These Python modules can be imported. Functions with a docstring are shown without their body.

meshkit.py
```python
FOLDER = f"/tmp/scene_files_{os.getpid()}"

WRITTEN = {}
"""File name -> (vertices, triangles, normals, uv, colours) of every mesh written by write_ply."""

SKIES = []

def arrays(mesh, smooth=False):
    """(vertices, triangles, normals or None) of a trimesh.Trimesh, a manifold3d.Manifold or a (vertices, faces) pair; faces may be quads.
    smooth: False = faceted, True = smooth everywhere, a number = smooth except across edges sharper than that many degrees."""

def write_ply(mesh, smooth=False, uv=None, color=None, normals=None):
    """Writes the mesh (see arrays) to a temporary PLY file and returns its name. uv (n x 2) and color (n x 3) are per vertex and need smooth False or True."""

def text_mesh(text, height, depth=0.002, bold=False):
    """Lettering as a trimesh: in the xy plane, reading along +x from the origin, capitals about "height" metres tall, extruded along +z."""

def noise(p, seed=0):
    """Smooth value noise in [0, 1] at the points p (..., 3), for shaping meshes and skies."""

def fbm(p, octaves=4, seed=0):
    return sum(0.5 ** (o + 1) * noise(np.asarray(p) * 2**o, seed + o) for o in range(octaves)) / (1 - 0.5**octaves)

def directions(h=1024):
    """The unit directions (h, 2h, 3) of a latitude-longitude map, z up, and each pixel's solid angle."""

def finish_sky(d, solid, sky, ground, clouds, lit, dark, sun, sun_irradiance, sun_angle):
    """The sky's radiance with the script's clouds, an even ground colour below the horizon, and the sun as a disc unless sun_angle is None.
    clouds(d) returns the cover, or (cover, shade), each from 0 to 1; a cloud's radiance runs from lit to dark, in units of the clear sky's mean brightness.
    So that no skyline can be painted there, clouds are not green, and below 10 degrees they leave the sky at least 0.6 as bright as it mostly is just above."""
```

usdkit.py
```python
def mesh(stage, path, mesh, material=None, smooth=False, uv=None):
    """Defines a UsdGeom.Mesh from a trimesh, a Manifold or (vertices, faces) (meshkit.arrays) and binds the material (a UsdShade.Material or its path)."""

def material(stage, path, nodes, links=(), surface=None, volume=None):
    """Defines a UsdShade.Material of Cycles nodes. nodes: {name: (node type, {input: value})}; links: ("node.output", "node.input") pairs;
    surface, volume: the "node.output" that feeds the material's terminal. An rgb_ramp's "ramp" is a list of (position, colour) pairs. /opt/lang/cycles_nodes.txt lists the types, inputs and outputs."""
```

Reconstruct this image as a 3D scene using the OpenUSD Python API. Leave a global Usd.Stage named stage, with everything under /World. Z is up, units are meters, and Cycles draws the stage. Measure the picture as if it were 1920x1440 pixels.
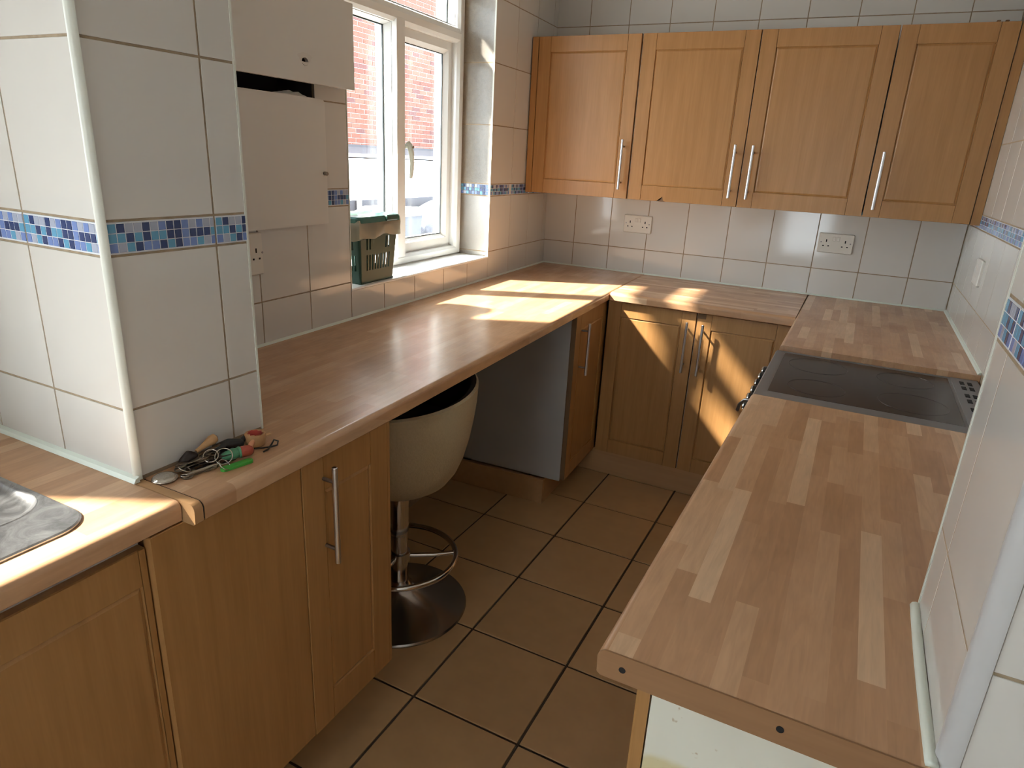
import math, random
import numpy as np, trimesh, manifold3d as m3, usdkit, meshkit
from shapely.geometry import box as sbox, Polygon
from shapely.ops import unary_union
from pxr import Usd, UsdGeom, UsdLux, UsdShade, Gf, Sdf, Vt

random.seed(7); rng = np.random.default_rng(7)
stage = Usd.Stage.CreateInMemory()
UsdGeom.SetStageUpAxis(stage, 'Z'); UsdGeom.SetStageMetersPerUnit(stage, 1.0)
UsdGeom.Xform.Define(stage, '/World'); UsdGeom.Scope.Define(stage, '/World/Looks')

# ---------------------------------------------------------------- camera, sky, sun, exposure
EXPOSURE = 0.25
SUN, SKY = 4200.0, 2.7
R_ = [[0.888347563470264, 0.4565764393847245, 0.04874998948935881], [-0.18834170612760137, 0.26549325184790984, 0.9455372731712731], [-0.4187672482530001, 0.8491473889861462, -0.3218426689682722]]
EYE = (1.56407456, -3.48919302, 1.46651159)
cam = UsdGeom.Camera.Define(stage, '/World/Camera')
cam.CreateHorizontalApertureAttr(36.0); cam.CreateFocalLengthAttr(36.0 * 1250.58 / 1920); cam.CreateClippingRangeAttr((0.03, 200))
cam.CreateExposureAttr(EXPOSURE)
cam.AddTransformOp().Set(Gf.Matrix4d(*[*R_[0], 0], *[*R_[1], 0], *[-R_[2][0], -R_[2][1], -R_[2][2], 0], *[*EYE, 1]))
dome = UsdLux.DomeLight.Define(stage, '/World/Sky')
dome.CreateIntensityAttr(SKY); dome.CreateColorAttr((0.83, 0.93, 1.0))
sun = UsdLux.DistantLight.Define(stage, '/World/Sun')
sun.CreateIntensityAttr(SUN); sun.CreateAngleAttr(2.6); sun.CreateColorAttr((1.0, 0.93, 0.82))
SUND = np.array([1, .52, -1.06]); SUND /= np.linalg.norm(SUND)
_z = -SUND; _x = np.cross([0, 0, 1], _z); _x /= np.linalg.norm(_x); _y = np.cross(_z, _x)
sun.AddTransformOp().Set(Gf.Matrix4d(*[*_x, 0], *[*_y, 0], *[*_z, 0], 0, 0, 5, 1))

# ---------------------------------------------------------------- naming and tagging
TH = math.atan(.0393); CT, ST = math.cos(TH), math.sin(TH)          # the window wall stands 2.3 degrees out of square
def Lrot(p): return np.array([CT * p[0] - ST * p[1], ST * p[0] + CT * p[1], p[2]])
COUNT = {}
def numbered(parent, name):
    k = (parent, name); n = COUNT.get(k, 0); COUNT[k] = n + 1
    return f'{parent}/{name}' if n == 0 else f'{parent}/{name}_{n:03d}'
class Thing:
    def __init__(s, name, label, cat, base=(0, 0, 0), left=False, kind=None, group=None):
        s.base = np.array(base, float); s.left = left
        s.path = numbered('/World', name)
        x = UsdGeom.Xform.Define(stage, s.path)
        x.AddTranslateOp().Set(Gf.Vec3d(*map(float, Lrot(s.base) if left else s.base)))
        if left: x.AddRotateZOp().Set(math.degrees(TH))
        s.prim = x.GetPrim()
        s.prim.SetCustomDataByKey('label', label); s.prim.SetCustomDataByKey('category', cat)
        if kind: s.prim.SetCustomDataByKey('kind', kind)
        if group: s.prim.SetCustomDataByKey('group', group)
    def part(s, name, mesh, mat, smooth=False, under=None, label=None, kind=None):
        v, f, n = meshkit.arrays(mesh, False)
        path = numbered(under or s.path, name)
        g = usdkit.mesh(stage, path, (v - s.base, f), MAT[mat], smooth=smooth)
        if label: g.GetPrim().SetCustomDataByKey('label', label)
        if kind: g.GetPrim().SetCustomDataByKey('kind', kind)
        return path

# ---------------------------------------------------------------- shapes
def cat(ms):
    vs, fs, o = [], [], 0
    for m in ms:
        v, f, _ = meshkit.arrays(m, False)
        vs.append(v); fs.append(f + o); o += len(v)
    return np.vstack(vs), np.vstack(fs)
def place(pts3, O, U, V, N):
    O, U, V, N = (np.array(a, float) for a in (O, U, V, N))
    p = np.asarray(pts3, float)
    return O + p[:, :1] * U + p[:, 1:2] * V + p[:, 2:3] * N
def loft(rings, cap0=True, cap1=True, close=False):
    """rings: list of (k x 2 points, depth); joined one to the next (counter-clockwise seen from +n, going up in n)."""
    k = len(rings[0][0]); V = np.vstack([np.column_stack([np.asarray(r, float), np.full(k, float(d))]) for r, d in rings]); F = []
    m = len(rings)
    for i in range(m if close else m - 1):
        a0, b0 = i * k, ((i + 1) % m) * k
        for j in range(k):
            j2 = (j + 1) % k
            F += [[a0 + j, a0 + j2, b0 + j2], [a0 + j, b0 + j2, b0 + j]]
    if cap1 and not close: F += [[(m - 1) * k, (m - 1) * k + j, (m - 1) * k + j + 1] for j in range(1, k - 1)]
    if cap0 and not close: F += [[0, j + 1, j] for j in range(1, k - 1)]
    return V, np.array(F)
def rect(x0, x1, y0, y1, i=0.0): return [(x0 + i, y0 + i), (x1 - i, y0 + i), (x1 - i, y1 - i), (x0 + i, y1 - i)]
def rrect(x0, x1, y0, y1, r, n=5, i=0.0):
    x0 += i; x1 -= i; y0 += i; y1 -= i; r = max(r - i, .0005); o = []
    for cx, cy, a in ((x1 - r, y0 + r, -90), (x1 - r, y1 - r, 0), (x0 + r, y1 - r, 90), (x0 + r, y0 + r, 180)):
        for t in range(n + 1):
            b = math.radians(a + 90 * t / n); o.append((cx + r * math.cos(b), cy + r * math.sin(b)))
    return o
def slab(x0, x1, y0, y1, z0, z1, b=.001):
    return loft([(rect(x0, x1, y0, y1, b), z0), (rect(x0, x1, y0, y1), z0 + b), (rect(x0, x1, y0, y1), z1 - b), (rect(x0, x1, y0, y1, b), z1)])
def bx(x0, y0, z0, x1, y1, z1, b=.001): return slab(x0, x1, y0, y1, z0, z1, b)
def onto(m, O, U, V, N): return place(m[0], O, U, V, N), m[1]
def chip(u0, u1, v0, v1, t, b):                                      # a tile, brick or tessera: face at n = 0
    return loft([(rect(u0, u1, v0, v1), -t), (rect(u0, u1, v0, v1), -b), (rect(u0, u1, v0, v1, b), 0)], cap0=False)
def prism(poly, z0, z1):
    m = trimesh.creation.extrude_polygon(poly, z1 - z0, engine='earcut'); v = np.array(m.vertices); v[:, 2] += z0
    return v, np.array(m.faces)
def lathe(profile, n=32, c=(0, 0, 0), cap=True):
    return onto(loft([([(r * math.cos(2 * math.pi * j / n), r * math.sin(2 * math.pi * j / n)) for j in range(n)], z) for r, z in profile], cap, cap), c, (1, 0, 0), (0, 1, 0), (0, 0, 1))
def tube(pts, r, n=10, closed=False):
    p = np.asarray(pts, float); k = len(p)
    t = (np.roll(p, -1, 0) - np.roll(p, 1, 0)) if closed else np.gradient(p, axis=0)
    t /= np.linalg.norm(t, axis=1, keepdims=True) + 1e-12
    a = np.cross(t[0], [0, 0, 1.0] if abs(t[0][2]) < .9 else [1.0, 0, 0]); A = []
    for i in range(k):
        a = a - t[i] * np.dot(a, t[i]); a /= np.linalg.norm(a) + 1e-12; A.append(a)
    A = np.array(A); B = np.cross(t, A); r = np.broadcast_to(r, (k,)); ang = np.arange(n) * 2 * math.pi / n
    v = p[:, None] + r[:, None, None] * (np.cos(ang)[None, :, None] * A[:, None] + np.sin(ang)[None, :, None] * B[:, None]); v = v.reshape(-1, 3); F = []
    for i in range(k if closed else k - 1):
        for j in range(n):
            a0, a1, b0, b1 = i * n + j, i * n + (j + 1) % n, ((i + 1) % k) * n + j, ((i + 1) % k) * n + (j + 1) % n
            F += [[a0, a1, b1], [a0, b1, b0]]
    if not closed:
        F += [[0, j + 1, j] for j in range(1, n - 1)] + [[(k - 1) * n, (k - 1) * n + j, (k - 1) * n + j + 1] for j in range(1, n - 1)]
    return v, np.array(F)
def ring(c, r, w, n=28, axis=(0, 0, 1), ex=1.0):
    N = np.array(axis, float); N /= np.linalg.norm(N); U = np.cross(N, [1, 0, 0] if abs(N[0]) < .8 else [0, 1, 0]); U /= np.linalg.norm(U); V = np.cross(N, U)
    return tube([np.array(c) + r * math.cos(t) * U + r * ex * math.sin(t) * V for t in np.arange(n) * 2 * math.pi / n], w, 8, True)
def man(m):
    v, f, _ = meshkit.arrays(m, False)
    return m3.Manifold(m3.Mesh(np.asarray(v, np.float32), np.asarray(f, np.uint32)))
def hullsph(pts): return m3.Manifold.batch_hull([m3.Manifold.sphere(r, 14).translate(c) for c, r in pts])
def cut(a, *bs):
    a = man(a)
    for b in bs: a = a - man(b)
    return a
UX, UY, UZ = (1, 0, 0), (0, 1, 0), (0, 0, 1); MX, MY = (-1, 0, 0), (0, -1, 0)

# ---------------------------------------------------------------- materials
MAT = {}
def material(name, nodes, links, surface): MAT[name] = usdkit.material(stage, f'/World/Looks/{name}', nodes, links, surface=surface)
def plain(name, col, rough=.5, metal=0, spec=.5, bump=0, bscale=20, var=0, coat=0):
    nodes = {'p': ('principled_bsdf', {'base_color': col, 'roughness': rough, 'metallic': metal, 'specular_ior_level': spec, 'coat_weight': coat, 'coat_roughness': .05})}; links = []
    if bump or var:
        nodes |= {'tc': ('texture_coordinate', {}), 'n': ('noise_texture', {'scale': bscale, 'detail': 3})}; links += [('tc.object', 'n.vector')]
    if bump:
        nodes['b'] = ('bump', {'strength': bump, 'distance': .004}); links += [('n.fac', 'b.height'), ('b.normal', 'p.normal')]
    if var:
        c = np.array(col)
        nodes['r'] = ('rgb_ramp', {'ramp': [(.25, tuple(c * (1 - var))), (.75, tuple(np.minimum(c * (1 + var), 1)))]}); links += [('n.fac', 'r.fac'), ('r.color', 'p.base_color')]
    material(name, nodes, links, 'p.BSDF')
def glazed(name, lo, hi, rough, nscale, bump, bscale, dist=.002, fine=0):
    """lo..hi by a per-object random value and a soft noise; a slightly wavy glazed face."""
    material(name, {'tc': ('texture_coordinate', {}), 'g': ('geometry', {}), 'o': ('object_info', {}), 'n': ('noise_texture', {'scale': nscale, 'detail': 4, 'roughness': .6}), 'n2': ('noise_texture', {'scale': bscale, 'detail': 1}),
        'm': ('math', {'math_type': 'multiply', 'value2': .35}), 'a': ('math', {'math_type': 'multiply_add', 'value2': .65}), 'r': ('rgb_ramp', {'ramp': [(.2, lo), (.8, hi)]}),
        'b': ('bump', {'strength': bump, 'distance': dist}), 'p': ('principled_bsdf', {'roughness': rough})},
        [('g.position', 'n.vector'), ('g.position', 'n2.vector'), ('o.random', 'm.value1'), ('n.fac', 'a.value1'), ('m.value', 'a.value3'), ('a.value', 'r.fac'), ('r.color', 'p.base_color'), ('n2.fac', 'b.height'), ('b.normal', 'p.normal')], 'p.BSDF')
def beech(name, dark, light, axis, rough=.36):
    """foil-wrapped beech: long soft grain along the axis."""
    st = {'x': (2.2, 34, 34), 'y': (34, 2.2, 34), 'z': (34, 34, 2.2)}[axis]; f2 = tuple(4 * s if s > 5 else 3 * s for s in st)
    material(name, {'tc': ('texture_coordinate', {}), 'o': ('object_info', {}), 'k': ('vector_math', {'math_type': 'scale', 'scale': 9.0}), 'ad': ('vector_math', {'math_type': 'add'}), 'm1': ('mapping', {'scale': st}), 'm2': ('mapping', {'scale': f2}),
        'cx': ('combine_xyz', {}), 'n1': ('noise_texture', {'scale': 1, 'detail': 3, 'roughness': .5, 'distortion': .4}), 'n2': ('noise_texture', {'scale': 1, 'detail': 4, 'roughness': .65}),
        'a': ('math', {'math_type': 'multiply_add', 'value2': .45}), 'c': ('math', {'math_type': 'multiply', 'value2': .55}), 'r': ('rgb_ramp', {'ramp': [(.3, dark), (.7, light)]}), 'p': ('principled_bsdf', {'roughness': rough, 'specular_ior_level': .45})},
        [('o.random', 'cx.x'), ('o.random', 'cx.z'), ('cx.vector', 'k.vector1'), ('tc.object', 'ad.vector1'), ('k.vector', 'ad.vector2'), ('ad.vector', 'm1.vector'), ('ad.vector', 'm2.vector'), ('m1.vector', 'n1.vector'), ('m2.vector', 'n2.vector'),
         ('n1.fac', 'c.value1'), ('n2.fac', 'a.value1'), ('c.value', 'a.value3'), ('a.value', 'r.fac'), ('r.color', 'p.base_color')], 'p.BSDF')
def block(name, along, stave=.030, rough=.3, seed=0.0, k=1.0):
    """laminate printed as beech blocks: staves along the axis, each its own tone."""
    a, c = ('y', 'x') if along == 'y' else ('x', 'y')
    N = {'tc': ('texture_coordinate', {}), 's': ('separate_xyz', {}), 'dv': ('math', {'math_type': 'multiply_add', 'value2': 1 / stave, 'value3': seed + .31}), 'row': ('math', {'math_type': 'floor'}),
         'w1': ('white_noise_texture', {'dimensions': '1D'}), 'len': ('math', {'math_type': 'multiply_add', 'value2': 2.6, 'value3': 2.6}), 'of': ('math', {'math_type': 'multiply', 'value2': 31.0}), 'al': ('math', {'math_type': 'multiply_add'}),
         'col': ('math', {'math_type': 'floor'}), 'cv': ('combine_xyz', {}), 'w2': ('white_noise_texture', {'dimensions': '2D'}),
         'w3': ('combine_xyz', {}), 'sc': ('vector_math', {'math_type': 'scale', 'scale': 40.0}), 'ad': ('vector_math', {'math_type': 'add'}), 'mp': ('mapping', {'scale': (120, 9, 60) if along == 'y' else (9, 120, 60)}),
         'gr': ('noise_texture', {'scale': 1, 'detail': 4, 'roughness': .6, 'distortion': 1.2}),
         'mp2': ('mapping', {'scale': (30, 5, 20) if along == 'y' else (5, 30, 20)}), 'g2': ('noise_texture', {'scale': 1, 'detail': 2, 'distortion': 2.5}),
         'r': ('rgb_ramp', {'ramp': [(t, tuple(k * np.array(c) + (1 - k) * np.array((.52, .30, .165)))) for t, c in ((0, (.44, .238, .122)), (.35, (.50, .282, .152)), (.65, (.55, .325, .182)), (.82, (.61, .385, .23)), (1, (.67, .45, .285)))]}),
         'gm': ('math', {'math_type': 'multiply_add', 'value2': .34, 'value3': .66}), 'gm2': ('math', {'math_type': 'multiply_add', 'value2': .3}), 'mx': ('mix', {'mix_type': 'multiply', 'fac': 1.0}),
         'nr': ('noise_texture', {'scale': 7, 'detail': 3}), 'rr': ('math', {'math_type': 'multiply_add', 'value2': .14, 'value3': rough - .07}),
         'p': ('principled_bsdf', {'specular_ior_level': .65})}
    L = [('tc.object', 's.vector'), (f's.{c}', 'dv.value1'), ('dv.value', 'row.value1'), ('row.value', 'w1.w'), ('w1.value', 'len.value1'), ('w1.value', 'of.value1'), (f's.{a}', 'al.value1'), ('len.value', 'al.value2'), ('of.value', 'al.value3'), ('al.value', 'col.value1'),
         ('row.value', 'cv.x'), ('col.value', 'cv.y'), ('cv.vector', 'w2.vector'), ('w2.value', 'r.fac'), ('w2.value', 'w3.x'), ('w2.value', 'w3.y'), ('w3.vector', 'sc.vector1'), ('tc.object', 'mp.vector'), ('mp.vector', 'ad.vector1'), ('sc.vector', 'ad.vector2'), ('ad.vector', 'gr.vector'),
         ('tc.object', 'mp2.vector'), ('mp2.vector', 'g2.vector'), ('gr.fac', 'gm.value1'), ('g2.fac', 'gm2.value1'), ('gm.value', 'gm2.value3'), ('r.color', 'mx.color1'), ('gm2.value', 'mx.color2'), ('mx.color', 'p.base_color'), ('tc.object', 'nr.vector'), ('nr.fac', 'rr.value1'), ('rr.value', 'p.roughness')]
    material(name, N, L, 'p.BSDF')
WHITE_LO, WHITE_HI = (.61, .58, .538), (.66, .633, .592)
glazed('wall_glaze', WHITE_LO, WHITE_HI, .09, 2.0, .25, 5.0)
plain('grout', (.33, .25, .165), .85, bump=.4, bscale=60, var=.2)
plain('pale_grout', (.62, .64, .68), .6)
for nm, c in (('tess_sky', (.115, .33, .52)), ('tess_navy', (.032, .055, .16)), ('tess_lilac', (.38, .41, .52)), ('tess_blue', (.165, .245, .53))): plain(nm, c, .12)
plain('plaster', (.62, .60, .56), .8, bump=.2, bscale=30)
plain('ceiling_paint', (.74, .73, .70), .85)
plain('dark_cavity', (.035, .028, .025), .9)
glazed('floor_glaze', (.40, .245, .115), (.50, .315, .155), .32, 14.0, .25, 30.0, .002)
plain('floor_grout', (.055, .036, .024), .9, bump=.3, bscale=80)
plain('upvc', (.78, .79, .78), .28)
plain('upvc_trim', (.70, .71, .64), .3)
plain('grey_trim', (.50, .49, .485), .35)
plain('gasket', (.03, .04, .045), .6)
plain('sealant', (.72, .76, .68), .4)
plain('sill_paint', (.82, .82, .80), .25)
material('pane_glass', {'f': ('layer_weight', {'blend': .5}), 'pw': ('math', {'math_type': 'power', 'value2': 5.0}), 'k': ('math', {'math_type': 'multiply_add', 'value2': .9, 'value3': .035}), 't': ('transparent_bsdf', {'color': (.985, .995, .99)}), 'g': ('glossy_bsdf', {'color': (1, 1, 1), 'roughness': 0.0}), 'm': ('mix_closure', {})},
    [('f.facing', 'pw.value1'), ('pw.value', 'k.value1'), ('k.value', 'm.fac'), ('t.BSDF', 'm.closure1'), ('g.BSDF', 'm.closure2')], 'm.closure')
beech('beech_door', (.33, .163, .054), (.43, .222, .082), 'z')
beech('beech_edge', (.41, .225, .10), (.47, .27, .13), 'x', .4)
beech('beech_edge_y', (.41, .225, .10), (.47, .27, .13), 'y', .4)
beech('end_strip', (.25, .125, .058), (.31, .165, .08), 'x', .45)
plain('door_edge', (.16, .085, .035), .6)
block('block_y', 'y'); block('block_x', 'x', seed=3.0); block('block_left', 'y', rough=.25, seed=9.0, k=.45)
plain('carcass', (.55, .52, .48), .45)
plain('grey_panel', (.40, .385, .36), .5, var=.05, bscale=6)
material('old_panel', {'g': ('geometry', {}), 's': ('separate_xyz', {}), 'n': ('noise_texture', {'scale': 7, 'detail': 4}), 'k': ('math', {'math_type': 'multiply_add', 'value2': .07}), 'r': ('rgb_ramp', {'ramp': [(.742, (.66, .58, .35)), (.751, (.74, .72, .62))]}),
    'v': ('noise_texture', {'scale': 55, 'detail': 2}), 'sp': ('rgb_ramp', {'ramp': [(.70, (1, 1, 1)), (.76, (.55, .36, .16))]}), 'mx': ('mix', {'mix_type': 'multiply', 'fac': 1.0}), 'p': ('principled_bsdf', {'roughness': .4})},
    [('g.position', 's.vector'), ('g.position', 'n.vector'), ('n.fac', 'k.value1'), ('s.z', 'k.value3'), ('k.value', 'r.fac'), ('g.position', 'v.vector'), ('v.fac', 'sp.fac'), ('r.color', 'mx.color1'), ('sp.color', 'mx.color2'), ('mx.color', 'p.base_color')], 'p.BSDF')
plain('white_board', (.66, .63, .585), .55, bump=.05, bscale=40)
plain('white_paint', (.70, .68, .64), .4)
plain('socket_plastic', (.66, .62, .55), .35)
plain('brushed_steel', (.70, .70, .71), .3, 1)
plain('post_steel', (.32, .31, .31), .35, 1)
plain('chrome', (.62, .60, .58), .1, 1)
plain('chrome_dull', (.42, .40, .385), .2, 1, bump=.05, bscale=12)
material('sink_steel', {'tc': ('texture_coordinate', {}), 'n': ('noise_texture', {'scale': 16, 'detail': 6, 'roughness': .65, 'distortion': 1.5}), 'r': ('rgb_ramp', {'ramp': [(.35, (.36, .365, .38)), (.75, (.52, .525, .54))]}), 'rr': ('math', {'math_type': 'multiply_add', 'value2': .2, 'value3': .2}), 'p': ('principled_bsdf', {'metallic': 1.0})},
    [('tc.object', 'n.vector'), ('n.fac', 'r.fac'), ('n.fac', 'rr.value1'), ('rr.value', 'p.roughness'), ('r.color', 'p.base_color')], 'p.BSDF')
plain('cooker_enamel', (.06, .06, .062), .35)
plain('hob_frame', (.19, .185, .185), .42, 0.3)
plain('hob_strip', (.215, .21, .215), .45, 0.3)
plain('hob_glass', (.014, .011, .010), .2, bump=.03, bscale=3)
plain('hob_zone', (.032, .026, .023), .25)
plain('black_void', (.006, .006, .007), .8)
plain('cream_leather', (.50, .405, .25), .45, bump=.25, bscale=140, var=.05)
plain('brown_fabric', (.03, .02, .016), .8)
plain('bin_green', (.022, .07, .052), .38)
plain('lid_green', (.05, .155, .125), .22)
material('bin_liner', {'d': ('principled_bsdf', {'base_color': (.50, .47, .38), 'roughness': .3}), 't': ('translucent_bsdf', {'color': (.60, .58, .48)}), 'm': ('mix_closure', {'fac': .45})}, [('d.BSDF', 'm.closure1'), ('t.BSDF', 'm.closure2')], 'm.closure')
plain('black_plastic', (.012, .011, .011), .4)
plain('key_metal', (.30, .26, .21), .3, 1, var=.25, bscale=60)
plain('dark_key', (.07, .058, .05), .4, .8)
plain('ring_metal', (.50, .46, .40), .22, 1)
plain('glass_disc', (.55, .52, .46), .12, 0.75, bump=.3, bscale=90)
plain('pale_wood', (.52, .29, .13), .5, var=.15, bscale=70)
plain('red_paint', (.42, .022, .016), .45)
plain('red_toy', (.36, .06, .032), .5)
plain('peach_toy', (.58, .24, .12), .5)
plain('green_toy', (.08, .25, .135), .5)
plain('green_tag', (.06, .34, .045), .35)
plain('blue_plastic', (.02, .035, .12), .4)
plain('render_white', (.80, .80, .78), .8, bump=.2, bscale=20)
plain('roof_felt', (.10, .10, .115), .9)
plain('gutter_white', (.75, .76, .76), .4)
plain('yard_concrete', (.26, .255, .245), .9, bump=.3, bscale=10, var=.2)
plain('rubble_sack', (.30, .31, .36), .55, bump=.3, bscale=12, var=.3)
plain('tub_white', (.72, .74, .76), .4)
plain('tarp_grey', (.16, .17, .20), .5, bump=.2, bscale=10)
BR = [(.22, .085, .062), (.25, .105, .078), (.19, .072, .056), (.145, .066, .062)]
for i, c in enumerate(BR): plain(f'brick_tone_{i}', c, .9, bump=.4, bscale=50, var=.15)
material('brick_mixed', {'g': ('geometry', {}), 'r': ('rgb_ramp', {'ramp': [(k / 3, c) for k, c in enumerate(BR)]}), 'p': ('principled_bsdf', {'roughness': .9})}, [('g.random_per_island', 'r.fac'), ('r.color', 'p.base_color')], 'p.BSDF')
material('brick_far', {'tc': ('texture_coordinate', {}), 's': ('separate_xyz', {}), 'c': ('combine_xyz', {}), 'b': ('brick_texture', {'color1': BR[0], 'color2': BR[2], 'mortar': (.40, .34, .31), 'scale': 1.0, 'brick_width': .225, 'row_height': .075, 'mortar_size': .006}), 'p': ('principled_bsdf', {'roughness': .9})},
    [('tc.object', 's.vector'), ('s.y', 'c.x'), ('s.z', 'c.y'), ('c.vector', 'b.vector'), ('b.color', 'p.base_color')], 'p.BSDF')
plain('mortar', (.40, .34, .31), .95)

# ---------------------------------------------------------------- the tiled room
ROWS = [.915, 1.038, 1.291, 1.344, 1.597, 1.85, 2.103, 2.356, 2.42]
BANDZ = (1.291, 1.344); GAP = .0040
PATTERN = ['TDGGDGBDDBGBGG', 'TTDTDTTDDBDDDT', 'BGTDBBDTDBBTGB']
TMAT = {'T': 'tess_sky', 'D': 'tess_navy', 'G': 'tess_lilac', 'B': 'tess_blue'}
def tile_face(t, O, U, V, N, ucuts, rows=ROWS, holes=(), single=True, flip=False, mosaic_at=0.0):
    """tiles on a face: u runs along U, rows along V (heights); each tile a part of the wall t."""
    piled = {k: [] for k in 'TDGB'}; bulk = []
    for v0, v1 in zip(rows[:-1], rows[1:]):
        band = abs(v0 - BANDZ[0]) < 1e-6
        for u0, u1 in zip(ucuts[:-1], ucuts[1:]):
            r = sbox(u0 + GAP / 2, v0 + GAP / 2, u1 - GAP / 2, v1 - GAP / 2)
            for h in holes: r = r.difference(sbox(*h))
            for g in getattr(r, 'geoms', [r]):
                if g.is_empty or g.area < 2e-5: continue
                a, b, c, d = g.bounds
                if c - a < .006 or d - b < .006: continue
                if abs(g.area - (c - a) * (d - b)) < 1e-7: m = chip(a, c, b, d, .005, .0004)
                else: m = prism(g, -.005, 0)
                m = onto(m, O, U, V, N)
                if not band:
                    if single: t.part('tile', m, 'wall_glaze')
                    else: bulk.append(m)
                    continue
                host = t.part('border_tile', m, 'pale_grout')
                w, hgt = .200 / 14, (v1 - v0 - GAP - .004) / 3
                for q in range(3):
                    for k in range(14):
                        s0 = u0 + GAP / 2 + k * w if u1 - u0 > .19 or not flip else u1 - GAP / 2 - (14 - k) * w
                        x0, x1 = max(s0 + .0009, a), min(s0 + w - .0009, c)
                        if x1 - x0 < .003: continue
                        z1 = v1 - GAP / 2 - .002 - q * hgt - .0007; z0 = z1 - hgt + .0014
                        ch = PATTERN[q][13 - k if flip else k]
                        mm = onto(chip(x0, x1, max(z0, b), min(z1, d), .001, .0003), np.array(O, float) + np.array(N, float) * .0006, U, V, N)
                        if single == 'tesserae': t.part('tessera', mm, TMAT[ch], under=host)
                        else: piled[ch].append(mm)
    for ch, ms in piled.items():
        if ms: t.part('mosaic_chips', cat(ms), TMAT[ch], kind='stuff')
    if bulk: t.part('tiling', cat(bulk), 'wall_glaze', kind='stuff')
S = 'structure'
Y1, Y0, YF0 = -.702, -1.728, -1.80                                                # the window opening along the left wall
# floor
t = Thing('floor', 'brown square floor tiles with dark grout lines', 'floor', kind=S)
t.part('screed', bx(-.35, -5.4, -.12, 2.4, .35, -.004), 'floor_grout')
FX, FY, FT = .686, -.576, .3325
for i in range(-3, 5):
    for j in range(-2, 15):
        x0, y1 = FX + FT * i, FY - FT * j; a, b, c, d = x0 + .004, y1 - FT + .004, x0 + FT - .004, y1 - .004
        a, c, b, d = max(a, -.02), min(c, 2.02), max(b, -5.2), min(d, 0.02)
        if c - a > .02 and d - b > .02: t.part('floor_tile', onto(chip(a, c, b, d, .006, .0013), (0, 0, 0), UX, UY, UZ), 'floor_glaze')
t = Thing('ceiling', 'plain white painted ceiling over the kitchen', 'ceiling', kind=S)
t.part('ceiling_board', bx(-.35, -5.5, 2.42, 2.4, .35, 2.5), 'ceiling_paint')
# left wall (in its own slightly turned frame)
t = Thing('wall_left', 'white tiled wall around the window above the long worktop', 'wall', left=True, kind=S)
OPEN = m3.Manifold.batch_boolean([man(bx(-.6, Y0, 1.006, .2, Y1, 2.2, .0)), man(bx(-.6, YF0, 1.006, -.153, Y1, 2.2, .0))], m3.OpType.Add); HOLE = bx(-.14, -2.34, 1.42, .2, -1.872, 1.80, .0)
t.part('masonry', cut(bx(-.30, -2.95, 0, -.0013, .12, 2.42), OPEN, HOLE), 'grout')
t.part('cavity_lining', onto(loft([(rect(-2.338, -1.874, 1.422, 1.798), 0), (rect(-2.338, -1.874, 1.422, 1.798), .13)], cap0=True, cap1=False), (-.138, 0, 0), UY, UZ, UX), 'dark_cavity', label='dark hollow behind the access panel')
cols = [-2.94, -2.742, -2.539, -2.336, -2.133, -1.930, Y0, -1.538, -1.334, -1.112, -.905, Y1, -.476, -.253, -.05, 0]
holes = [(Y0, 1.0085, Y1, 2.2), (-2.34, 1.42, -1.872, 1.80)]
tile_face(t, (0, 0, 0), UY, UZ, UX, cols, holes=holes)
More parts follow.
